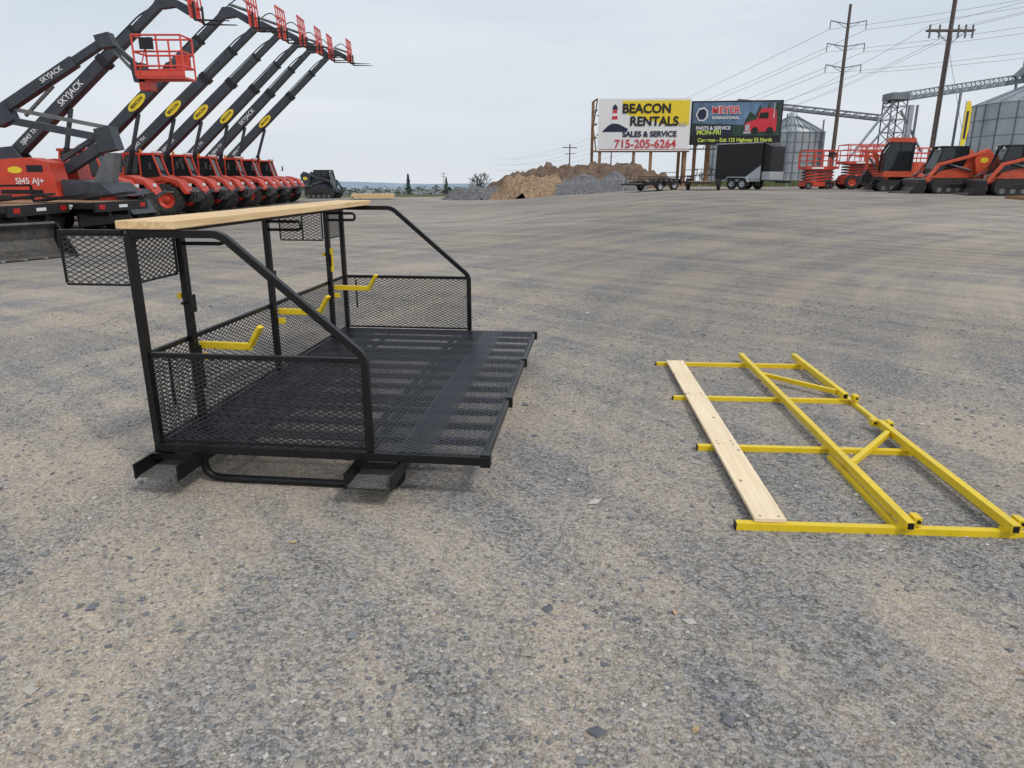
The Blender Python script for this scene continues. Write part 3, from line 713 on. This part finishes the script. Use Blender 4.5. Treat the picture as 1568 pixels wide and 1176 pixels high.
# ------------------------------------------------------------------ billboards
def billboard(name,x,y,w,h,z0,rz):
    g0=gz(x,y); root=empty(name,(x,y,g0),rz); b=B()
    b.box(-w/2,w/2,0,.12,z0,z0+h,white)
    b.build('panel',parent=root)
    return root
RX=(R(90),0,0)
BY=58; w1,h1=7.0,3.8; zb=2.75
bb=billboard('rental_billboard',10.15,BY,w1,h1,zb,-4)
b=B()
for i in range(6):
    xx=-w1/2+.2+i*(w1-.4)/5
    b.beam((xx,.27,0 if i in (0,2,3,5) else zb-.1),(xx,.27,zb+h1),.22,.22,signwood,up=(0,1,0))
for zz in (zb-.05,zb+1.2,zb+2.6): b.beam((-w1/2-.1,.17,zz),(w1/2+.1,.17,zz),.1,.1,signwood)
for xx in (-w1/2-.35,w1/2-.4): b.beam((xx,2.2,0),(xx,2.2,zb+h1),.22,.22,signwood,up=(0,1,0))
for zz in (zb,zb+1.0,zb+2.0,zb+3.0,zb+3.8): b.beam((-w1/2-.1,.3,zz),(-w1/2-.35,2.2,zz),.06,.14,signwood)
b.beam((-w1/2-.1,.35,zb),(-w1/2-.3,2.1,zb+1.9),.08,.1,signwood); b.beam((-w1/2-.3,2.1,zb+1.9),(-w1/2-.1,.35,zb+3.8),.08,.1,signwood)
b.build('timber_frame',parent=bb)
b=B()
def face(pts,mat,y0=-.012,th=.01): b.extr([(p_[0]-w1/2,y0,p_[1]+zb) for p_ in pts],(0,th,0),mat)
face([(1.75,3.66),(6.9,3.66),(6.9,1.85),(5.2,1.85),(3.9,2.25),(2.2,2.65)],yvinyl)
face([(.30,1.40),(.75,1.85),(1.15,2.05),(1.6,1.95),(2.3,1.62),(2.2,1.40)],navy,-.022)
face([(1.0,2.0),(1.12,3.0),(1.38,3.0),(1.5,2.0)],white,-.032)
face([(1.03,2.3),(1.06,2.55),(1.44,2.55),(1.47,2.3)],redink,-.042); face([(1.08,2.75),(1.1,2.98),(1.4,2.98),(1.42,2.75)],redink,-.042)
face([(1.05,3.0),(1.1,3.25),(1.25,3.4),(1.4,3.25),(1.45,3.0)],navy,-.042)
face([(.1,.1),(w1-.1,.1),(w1-.1,.14),(.1,.14)],redink)
b.build('graphics',parent=bb)
text('line_1','BEACON',.92,blackink,(.15,-.05,zb+3.05),RX,bb,.03,sx=1.0)
text('line_2','RENTALS',.92,blackink,(.75,-.05,zb+2.13),RX,bb,.03,sx=.98)
text('line_2b','LLC',.36,galv,(2.95,-.05,zb+1.95),RX,bb,.01)
text('line_3','SALES & SERVICE',.56,navy,(.45,-.05,zb+1.22),RX,bb,.02)
text('line_4','715-205-6264',.84,redink,(.15,-.05,zb+.50),RX,bb,.012)
w1,h1=6.8,3.2; zb=3.1
bb=billboard('dealer_billboard',17.2,BY,w1,h1,zb,-8)
b=B()
for i in range(4):
    xx=-w1/2+.6+i*(w1-1.2)/3; b.beam((xx,.27,zb-.1),(xx,.27,zb+h1),.16,.16,galvdark,up=(0,1,0))
b.cyl((-1.9,.5,0),(-1.9,.5,zb+h1-.2),.2,signwood,14); b.cyl((-2.9,.5,0),(-2.9,.5,zb+.3),.14,signwood,14); b.cyl((-3.7,.9,0),(-3.7,.9,zb+.3),.14,signwood,14)
b.box(-w1/2-.1,w1/2+.1,-.9,.1,zb-.35,-.3+zb,galvdark)
for i in range(8): b.beam((-w1/2+i,-.9,zb-.33),(-w1/2+i,-1.5,zb-.1),.04,.04,galvdark)
b.beam((-w1/2,-.88,zb-.33),(w1/2,-.88,zb-.33),.08,.08,blackink)
b.build('steel_frame',parent=bb)
b=B()
face([(0,0),(w1,0),(w1,h1),(0,h1)],blackink)
face([(.12,.66),(w1-.12,.66),(w1-.12,h1-.12),(.12,h1-.12)],blueink,-.022)
face([(.13,.67),(w1-.13,.67),(w1-.13,1.2),(4,1.45),(.13,1.6)],greenink,-.030)
face([(3.7,.67),(w1-.13,.67),(w1-.13,h1-.13),(6.3,h1-.2),(6.1,2.2),(5.8,3.0),(5.4,2.3),(5.1,2.9),(4.8,2.1),(4.4,2.4),(4.1,1.8)],greenink,-.033)
face([(4.1,.95),(4.05,1.45),(4.2,1.62),(4.75,1.78),(4.95,1.86),(5.05,2.35),(5.25,2.6),(5.9,2.66),(6.3,2.5),(6.4,1.8),(6.4,.95)],redink,-.045)
face([(5.05,1.9),(5.14,2.3),(5.75,2.34),(5.78,1.9)],blackink,-.056); face([(4.12,1.02),(4.12,1.42),(4.42,1.52),(4.45,1.02)],galv,-.056)
face([(4.6,.80),(4.58,1.1),(4.75,1.28),(4.95,1.28),(5.1,1.1),(5.08,.80)],blackink,-.056); face([(5.7,.80),(5.68,1.1),(5.85,1.28),(6.05,1.28),(6.2,1.1),(6.18,.80)],blackink,-.056); face([(4.0,.80),(4.0,.97),(4.55,.97),(4.55,.80)],galv,-.057)
face([(6.12,1.9),(6.12,3.0),(6.2,3.0),(6.2,1.9)],galv,-.058)
face([(.35,2.2),(.55,2.65),(.95,2.75),(1.25,2.5),(1.25,2.0),(1.0,1.75),(.6,1.75)],white,-.045)
face([(.45,2.2),(.6,2.55),(.93,2.64),(1.15,2.45),(1.15,2.05),(.95,1.85),(.65,1.85)],navy,-.056)
face([(.25,.72),(.25,1.42),(3.2,1.42),(3.2,.72)],navy,-.045)
b.build('graphics',parent=bb)
text('line_1s','MEYER',.70,white,(-.82,-.055,zb+2.50),RX,bb,.05)
text('line_1','MEYER',.70,redink,(-.82,-.07,zb+2.50),RX,bb,.015)
text('line_1b','INTERNATIONAL',.26,white,(-.8,-.07,zb+1.96),RX,bb,.008)
text('line_2','PARTS & SERVICE',.34,white,(-1.68,-.07,zb+1.22),RX,bb,.01)
text('line_3','MON-FRI',.46,limeink,(-1.98,-.07,zb+.90),RX,bb,.012)
text('line_4','Cameron - Exit 135 Highway 55 North',.39,limeink,(0,-.07,zb+.34),RX,bb,.010,sx=.90)

# ------------------------------------------------------------------ spoil piles
def mound(name,cx,cy,rx,ry,h,mat,seed,rough=.35):
    n=60; vs=[];fs=[]
    for j in range(n+1):
        for i in range(n+1):
            u=-1+2*i/n; v=-1+2*j/n; x=cx+u*rx; y=cy+v*ry
            d=math.hypot(u,v)+.30*noise.noise(Vector((u*2+seed,v*2,0)))
            k=max(0,1-d)
            z=h*(min(1,k*1.6)**.9)*(1+.45*noise.noise(Vector((u*3,v*3,seed))))
            if k>0: z+=rough*.5*noise.noise(Vector((x*1.5,y*1.5,seed)))+rough*.35*noise.noise(Vector((x*4,y*4,seed)))+rough*.2*noise.noise(Vector((x*9,y*9,seed)))
            vs.append((x,y,gz(x,y)+(z if k>0 else -.15)))
    for j in range(n):
        for i in range(n): a=j*(n+1)+i; fs.append((a,a+1,a+n+2,a+n+1))
    me=bpy.data.meshes.new(name); me.from_pydata(vs,[],fs); me.materials.append(mat)
    o=bpy.data.objects.new(name,me); scene.collection.objects.link(o)
dirt=paint('brown_soil',(.15,.10,.07),.95,0,.4,1.6,1.0,14,dirt=(.25,.185,.14),dirt_amt=.6)
chips=paint('wood_chips',(.29,.195,.12),.95,0,.6,5,1.0,14,dirt=(.45,.34,.24),dirt_amt=.8)
crushed=paint('crushed_stone',(.15,.15,.155),.95,0,.4,5,1.0,16)
mound('soil_pile',7.2,57,6.0,4.5,1.7,dirt,1.0,.7)
mound('soil_pile',2.2,60,5.0,4,1.7,dirt,4.0,.7)
mound('wood_chip_pile',1.4,50.5,3.1,3,1.25,chips,7.0,.7)
mound('crushed_stone_pile',5.4,50.5,3.7,3.0,1.05,crushed,9.0,.18)
mound('crushed_stone_pile',-2.2,52,2.8,2,.75,crushed,12.0,.3)
b=B()
for i in range(3):
    for j in range(4): b.box(-1.5+random.uniform(-.1,.1),1.5,j*.3,j*.3+.27,.1+i*.1,.19+i*.1,pine)
b.box(-1,-.9,-.1,1.3,0,.1,signwood); b.box(.9,1,-.1,1.3,0,.1,signwood)
b.build('lumber_stack',(-10.0,53,gz(-10,53)),10)
b=B()
for i in range(7): b.box(-.6,.6,-.5+i*.16,-.5+i*.16+.1,.11,.13,signwood)
for xx in (-.6,-.05,.5): b.box(xx,xx+.1,-.5,.56,0,.109,signwood)
b.build('wooden_pallet',(20.6,29.2,gz(20.6,29.2)),15)

# ------------------------------------------------------------------ grain bins
def bin_(x,y,r_,eave,peak):
    b=B(); g0=gz(x,y); n=56; rows_=int(eave/.28)
    prof=[]
    for i in range(rows_*2+1): prof.append((eave*i/(rows_*2), r_+(.035 if i%2 else 0)))
    b.lathe((0,0,0),(0,0,1),prof,galv,n)
    b.lathe((0,0,0),(0,0,1),[(eave-.05,r_+.12),(eave,r_+.12),(peak-.3,.6),(peak,.5),(peak+.25,.45),(peak+.3,.0)],galv,n)
    for i in range(28):
        a=2*math.pi*i/28
        b.beam((math.cos(a)*(r_+.08),math.sin(a)*(r_+.08),eave+.04),(math.cos(a)*.6,math.sin(a)*.6,peak-.24),.06,.08,galvdark)
        b.beam((math.cos(a)*(r_+.06),math.sin(a)*(r_+.06),0),(math.cos(a)*(r_+.06),math.sin(a)*(r_+.06),eave-.08),.1,.06,galvdark,up=(math.cos(a),math.sin(a),0))
    for k_ in range(1,5):
        b.lathe((0,0,eave*k_/5),(0,0,1),[(-.03,r_+.04),(-.03,r_+.07),(.03,r_+.07),(.03,r_+.04)],galvdark,n)
    a=-2.0
    for s_ in (-.05,.05): b.beam((math.cos(a+s_)*(r_+.25),math.sin(a+s_)*(r_+.25),.2),(math.cos(a+s_)*(r_+.25),math.sin(a+s_)*(r_+.25),eave+.4),.05,.05,galvdark)
    b.build('grain_bin',(x,y,g0))
bin_(35.3,95,3.9,6.0,8.2); bin_(30.0,100,3.9,6.0,8.2)
bin_(57.2,78,8.5,7.9,11.6)
b=B()
def truss(p,q,h,w,n):
    p=Vector(p);q=Vector(q);d=(q-p)/n; s_=Vector((0,w,0)); u=Vector((0,0,h))
    for o in (Vector((0,0,0)),s_,u,u+s_): b.beam(p+o,q+o,.10,.10,galvdark)
    for i in range(n+1):
        for o in (Vector((0,0,0)),s_): b.beam(p+d*i+o,p+d*i+o+u,.07,.07,galvdark,up=(0,1,0))
        if i<n:
            for o in (Vector((0,0,0)),s_): b.beam(p+d*i+o,p+d*(i+1)+o+u,.06,.06,galvdark)
    b.beam(p+u*.3+s_*.5,q+u*.3+s_*.5,w*.6,h*.45,galv)
truss((42.0,85,8.6),(64,85,11.8),.9,.9,22)
truss((28,94,9.3),(43,88,7.0),.6,.7,14)
def tower(x0,x1,y0,y1,z1,n):
    for xx in (x0,x1):
        for yy in (y0,y1): b.beam((xx,yy,0),(xx,yy,z1),.12,.12,galvdark,up=(0,1,0))
    for i in range(n):
        za=z1*i/n; zc=z1*(i+1)/n
        for yy in (y0,y1): b.beam((x0,yy,za),(x1,yy,zc),.07,.07,galvdark); b.beam((x1,yy,za),(x0,yy,zc),.07,.07,galvdark); b.beam((x0,yy,zc),(x1,yy,zc),.07,.07,galvdark)
        for xx in (x0,x1): b.beam((xx,y0,zc),(xx,y1,zc),.07,.07,galvdark)
tower(42.0,43.7,84,86,9.6,7)
b.box(41.9,43.8,83.8,86.2,8.9,9.6,galvdark)
b.cyl((42.6,84.6,8.9),(38.5,85.5,2.5),.14,galv,10); b.cyl((43.4,84.6,7.8),(46.8,85.5,3.5),.14,galv,10); b.cyl((42.6,84.6,6.9),(40.0,85.5,3),.12,galv,10)
b.beam((44.6,84.8,0),(44.6,84.8,8.4),.5,.4,galv,up=(0,1,0)); b.beam((45.3,84.8,0),(45.3,84.8,8.4),.2,.2,galvdark,up=(0,1,0))
for xx in (50,56): b.beam((xx,85,0),(xx+.0,85,9.7+(xx-50)*.15),.2,.2,galvdark,up=(0,1,0))
b.beam((55.4,84.5,11.2),(57.6,84.5,13.5),.5,.5,galvdark); b.box(57,59,84,86,11.0,13.2,galvdark)
for xx in (30,33.5,38): b.beam((xx,92,0),(xx,92,8.6-(xx-30)*.15),.14,.14,galvdark,up=(0,1,0))
b.build('grain_conveyor_structure',(0,0,gz(44,85)))

# ------------------------------------------------------------------ utility poles and lines
def catenary(b,p,q,sag,r_=.018,n=14):
    p=Vector(p);q=Vector(q); pts=[p.lerp(q,i/n)-Vector((0,0,sag*4*(i/n)*(1-i/n))) for i in range(n+1)]
    b.tube(pts,r_,wire,5)
b=B()
b.cyl((0,0,0),(0,0,19.0),.26,polewood,12,.15)
for zz,wd in ((17.0,2.0),(14.7,2.1),(12.5,2.0)):
    for s_ in (-1,1):
        b.beam((0,0,zz),(s_*wd,0,zz+.35),.09,.1,galvdark); b.beam((0,0,zz-.5),(s_*wd*.6,0,zz+.15),.05,.05,galvdark)
        b.cyl((s_*wd,0,zz+.3),(s_*wd,0,zz-.5),.06,steel,8)
b.build('utility_pole',(37.4,87,gz(37.4,87)))
b=B()
b.cyl((0,0,0),(0,0,18),.20,polewood,12,.14)
zz=11.5
b.beam((-1.8,-.12,zz),(1.8,-.12,zz),.12,.14,polewood); b.beam((-1.8,.16,zz),(1.8,.16,zz),.1,.14,polewood)
for xx in (-1.65,-.9,.55,1.1,1.65): b.cyl((xx,-.1,zz+.05),(xx,-.1,zz+.4),.07,midgrey,8); b.cyl((xx,-.15,zz-.55),(xx,-.15,zz-.1),.08,galvdark,8)
b.beam((-1.2,-.1,zz),(0,-.1,zz-1),.05,.05,galvdark); b.beam((1.2,-.1,zz),(0,-.1,zz-1),.05,.05,galvdark)
b.cyl((.05,-.24,0),(.05,-.24,11),.04,galvdark,8)
b.beam((0,0,10.5),(5.5,3,0),.02,.02,wire)
b.build('utility_pole',(33.7,60,gz(33.7,60)))
b=B()
for s_ in (-2.1,2.1):
    for zz in (17.0,14.7,12.5):
        catenary(b,(37.4+s_,87,zz+.3),(-6+s_,330,zz-8),4,.02)
        catenary(b,(37.4+s_,87,zz+.3),(75+s_,30,zz+3),1.5,.016)
for xx in (-1.65,1.1,1.65):
    catenary(b,(33.7+xx,59.9,12.7),(37.4+xx*.5,140,11),1.5,.014)
    catenary(b,(33.7+xx,59.9,12.7),(40+xx*.5,15,14),.7,.012)
b.build('overhead_power_lines')
for (x,y,h) in ((8.9,115,7.5),(15.7,118,8),(-24,260,9)):
    b=B(); b.cyl((0,0,-1),(0,0,h),.13,polewood,8,.09); b.beam((-1.1,0,h-.5),(1.1,0,h-.5),.1,.12,polewood); b.beam((-.8,0,h-1.4),(.8,0,h-1.4),.1,.1,polewood)
    b.build('utility_pole',(x,y,gz(x,y)))
b=B(); b.cyl((0,0,0),(0,0,4.6),.025,galv,8)
b.xz([(0,2.3),(.30,2.4),(.42,3.2),(.40,4.2),(.26,4.62),(.08,4.6),(0,4.4)],-.005,.005,yvinyl); b.box(-.25,.25,-.25,.25,0,.04,blackink)
b.box(.12,.26,-.012,-.006,2.7,4.1,navy)
b.build('feather_flag',(24.2,40.5,gz(24.2,40.5)),10)

# ------------------------------------------------------------------ vegetation / far backdrop
bark=paint('grey_bark',(.11,.09,.075),.95,0,.3,3)
def bare_tree(name,x,y,h,spread,seed,depth=6):
    rnd=random.Random(seed); b=B()
    def br(p,d,l,r_,k):
        q=p+d*l; b.cyl(p,q,r_,bark,5 if k>2 else 3,r_*.68,caps=False)
        if k==0: return
        for i in range(3 if k>1 else 4):
            ax=Vector((rnd.uniform(-1,1),rnd.uniform(-1,1),rnd.uniform(-.25,.8))).normalized()
            nd=(d*.85+ax*spread*rnd.uniform(.6,1.1)).normalized()
            br(p+d*l*rnd.uniform(.6,1),nd,l*rnd.uniform(.6,.82),r_*.62,k-1)
    br(Vector((0,0,-.5)),Vector((0,0,1)),h*.27,h*.028,depth)
    b.build(name,(x,y,gz(x,y)))
bare_tree('bare_tree',-4.4,118,6.4,.9,3,5); bare_tree('bare_tree',-6.2,121,5.2,.9,5,5)
bare_tree('bare_tree',23.5,90,4.0,.9,8,5); bare_tree('bare_tree',26,92,4.6,.9,9,5); bare_tree('bare_tree',29,110,4.8,.9,11,5); bare_tree('bare_tree',20,100,4.0,.9,12,5)
needle=paint('needle_foliage',(.025,.045,.03),.9,0,.5,2)
def pine_tree(x,y,h,seed):
    rnd=random.Random(seed); b=B(); b.cyl((0,0,-.5),(0,0,h*.95),h*.025,bark,6,.02)
    for i in range(900):
        t=rnd.random()**.8; z=h*(.08+.92*t); rr=h*.24*(1-t)*(.55+.5*rnd.random())+.05; a=rnd.random()*6.28
        p=Vector((math.cos(a)*rr*rnd.uniform(.3,1),math.sin(a)*rr*rnd.uniform(.3,1),z-rr*.15))
        s_=h*.035; q=[p+Vector((rnd.uniform(-s_,s_),rnd.uniform(-s_,s_),rnd.uniform(-s_,s_))) for _ in range(3)]
        b.add(q,[(0,1,2)],needle)
    b.build('pine_tree',(x,y,gz(x,y)))
pine_tree(-22.5,160,5.0,1); pine_tree(-14.7,165,4.4,2); pine_tree(-55,230,6,4)
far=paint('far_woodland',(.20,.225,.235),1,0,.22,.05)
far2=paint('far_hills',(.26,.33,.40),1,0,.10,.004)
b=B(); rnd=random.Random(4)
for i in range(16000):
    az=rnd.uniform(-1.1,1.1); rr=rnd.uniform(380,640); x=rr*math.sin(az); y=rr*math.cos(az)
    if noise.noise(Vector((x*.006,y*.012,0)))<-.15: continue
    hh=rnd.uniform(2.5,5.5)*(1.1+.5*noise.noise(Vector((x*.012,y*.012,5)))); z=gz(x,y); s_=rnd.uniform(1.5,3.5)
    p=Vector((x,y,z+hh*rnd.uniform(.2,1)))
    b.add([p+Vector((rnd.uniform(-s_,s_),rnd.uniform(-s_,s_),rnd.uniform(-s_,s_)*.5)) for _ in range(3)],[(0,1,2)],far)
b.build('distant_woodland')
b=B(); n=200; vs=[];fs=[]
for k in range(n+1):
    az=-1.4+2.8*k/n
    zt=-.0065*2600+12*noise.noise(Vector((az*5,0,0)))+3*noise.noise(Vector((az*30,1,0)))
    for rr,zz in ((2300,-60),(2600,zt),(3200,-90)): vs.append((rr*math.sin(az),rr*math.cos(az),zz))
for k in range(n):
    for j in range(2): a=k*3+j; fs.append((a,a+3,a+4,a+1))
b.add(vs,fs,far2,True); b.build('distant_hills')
b=B()
grassm=paint('verge_grass',(.10,.12,.045),.95,0,.4,2)
rnd=random.Random(9)
for i in range(9000):
    x=rnd.uniform(14,60); y=rnd.uniform(56,84); z=gz(x,y); s_=rnd.uniform(.1,.3)
    b.add([(x-s_,y,z-.02),(x+s_,y+rnd.uniform(-.1,.1),z-.02),(x+rnd.uniform(-.1,.1),y,z+rnd.uniform(.15,.4))],[(0,1,2)],grassm)
b.build('verge_grass')

# ------------------------------------------------------------------ sky, sun
wd=bpy.data.worlds.new('World'); scene.world=wd; wd.use_nodes=True
nt=wd.node_tree; N=nt.nodes; L=nt.links; bg=N['Background']
sky=N.new('ShaderNodeTexSky'); sky.sky_type='NISHITA'; sky.sun_disc=False; sky.sun_elevation=R(50); sky.sun_rotation=R(140); sky.dust_density=3; sky.air_density=1
tc=N.new('ShaderNodeTexCoord'); mp=N.new('ShaderNodeMapping'); mp.inputs['Scale'].default_value=(1.2,1.2,5.5); mp.inputs['Rotation'].default_value=(0,R(6),0); L.new(tc.outputs['Generated'],mp.inputs[0])
n=N.new('ShaderNodeTexNoise'); n.inputs['Scale'].default_value=1.7; n.inputs['Detail'].default_value=5; n.inputs['Roughness'].default_value=.5; n.inputs['Distortion'].default_value=.3; L.new(mp.outputs[0],n.inputs['Vector'])
cr=N.new('ShaderNodeValToRGB'); L.new(n.outputs['Fac'],cr.inputs[0])
cr.color_ramp.elements[0].position=.33; cr.color_ramp.elements[0].color=(.60,.69,.80,1); cr.color_ramp.elements[1].position=.68; cr.color_ramp.elements[1].color=(.83,.875,.93,1)
sepx=N.new('ShaderNodeSeparateXYZ'); L.new(tc.outputs['Generated'],sepx.inputs[0])
gr=N.new('ShaderNodeMapRange'); gr.inputs[1].default_value=0; gr.inputs[2].default_value=.30; gr.inputs[3].default_value=.7; gr.inputs[4].default_value=0; L.new(sepx.outputs[2],gr.inputs[0])
mx=N.new('ShaderNodeMix'); mx.data_type='RGBA'; L.new(gr.outputs[0],mx.inputs[0]); L.new(cr.outputs[0],mx.inputs[6]); mx.inputs[7].default_value=(.84,.88,.925,1)
ml=N.new('ShaderNodeVectorMath'); ml.operation='SCALE'; ml.inputs['Scale'].default_value=10.0; L.new(mx.outputs[2],ml.inputs[0])
m2=N.new('ShaderNodeMix'); m2.data_type='RGBA'; m2.inputs[0].default_value=.88; L.new(sky.outputs[0],m2.inputs[6]); L.new(ml.outputs[0],m2.inputs[7])
L.new(m2.outputs[2],bg.inputs['Color']); bg.inputs['Strength'].default_value=.1
sd=bpy.data.lights.new('sun','SUN'); sd.energy=1.5; sd.angle=R(10); sd.color=(1,.95,.88)
so=bpy.data.objects.new('sun',sd); scene.collection.objects.link(so); so.rotation_euler=(R(40),0,R(40))
scene.view_settings.view_transform='Standard'; scene.view_settings.look='None'; scene.view_settings.exposure=0

# ------------------------------------------------------------------ camera
cd=bpy.data.cameras.new('camera'); cd.sensor_width=36; cd.lens=24.96; cd.clip_end=20000; cd.clip_start=.05
co=bpy.data.objects.new('camera',cd); scene.collection.objects.link(co); co.location=(0,0,1.6); co.rotation_euler=(R(90-16.3),0,0)
scene.camera=co
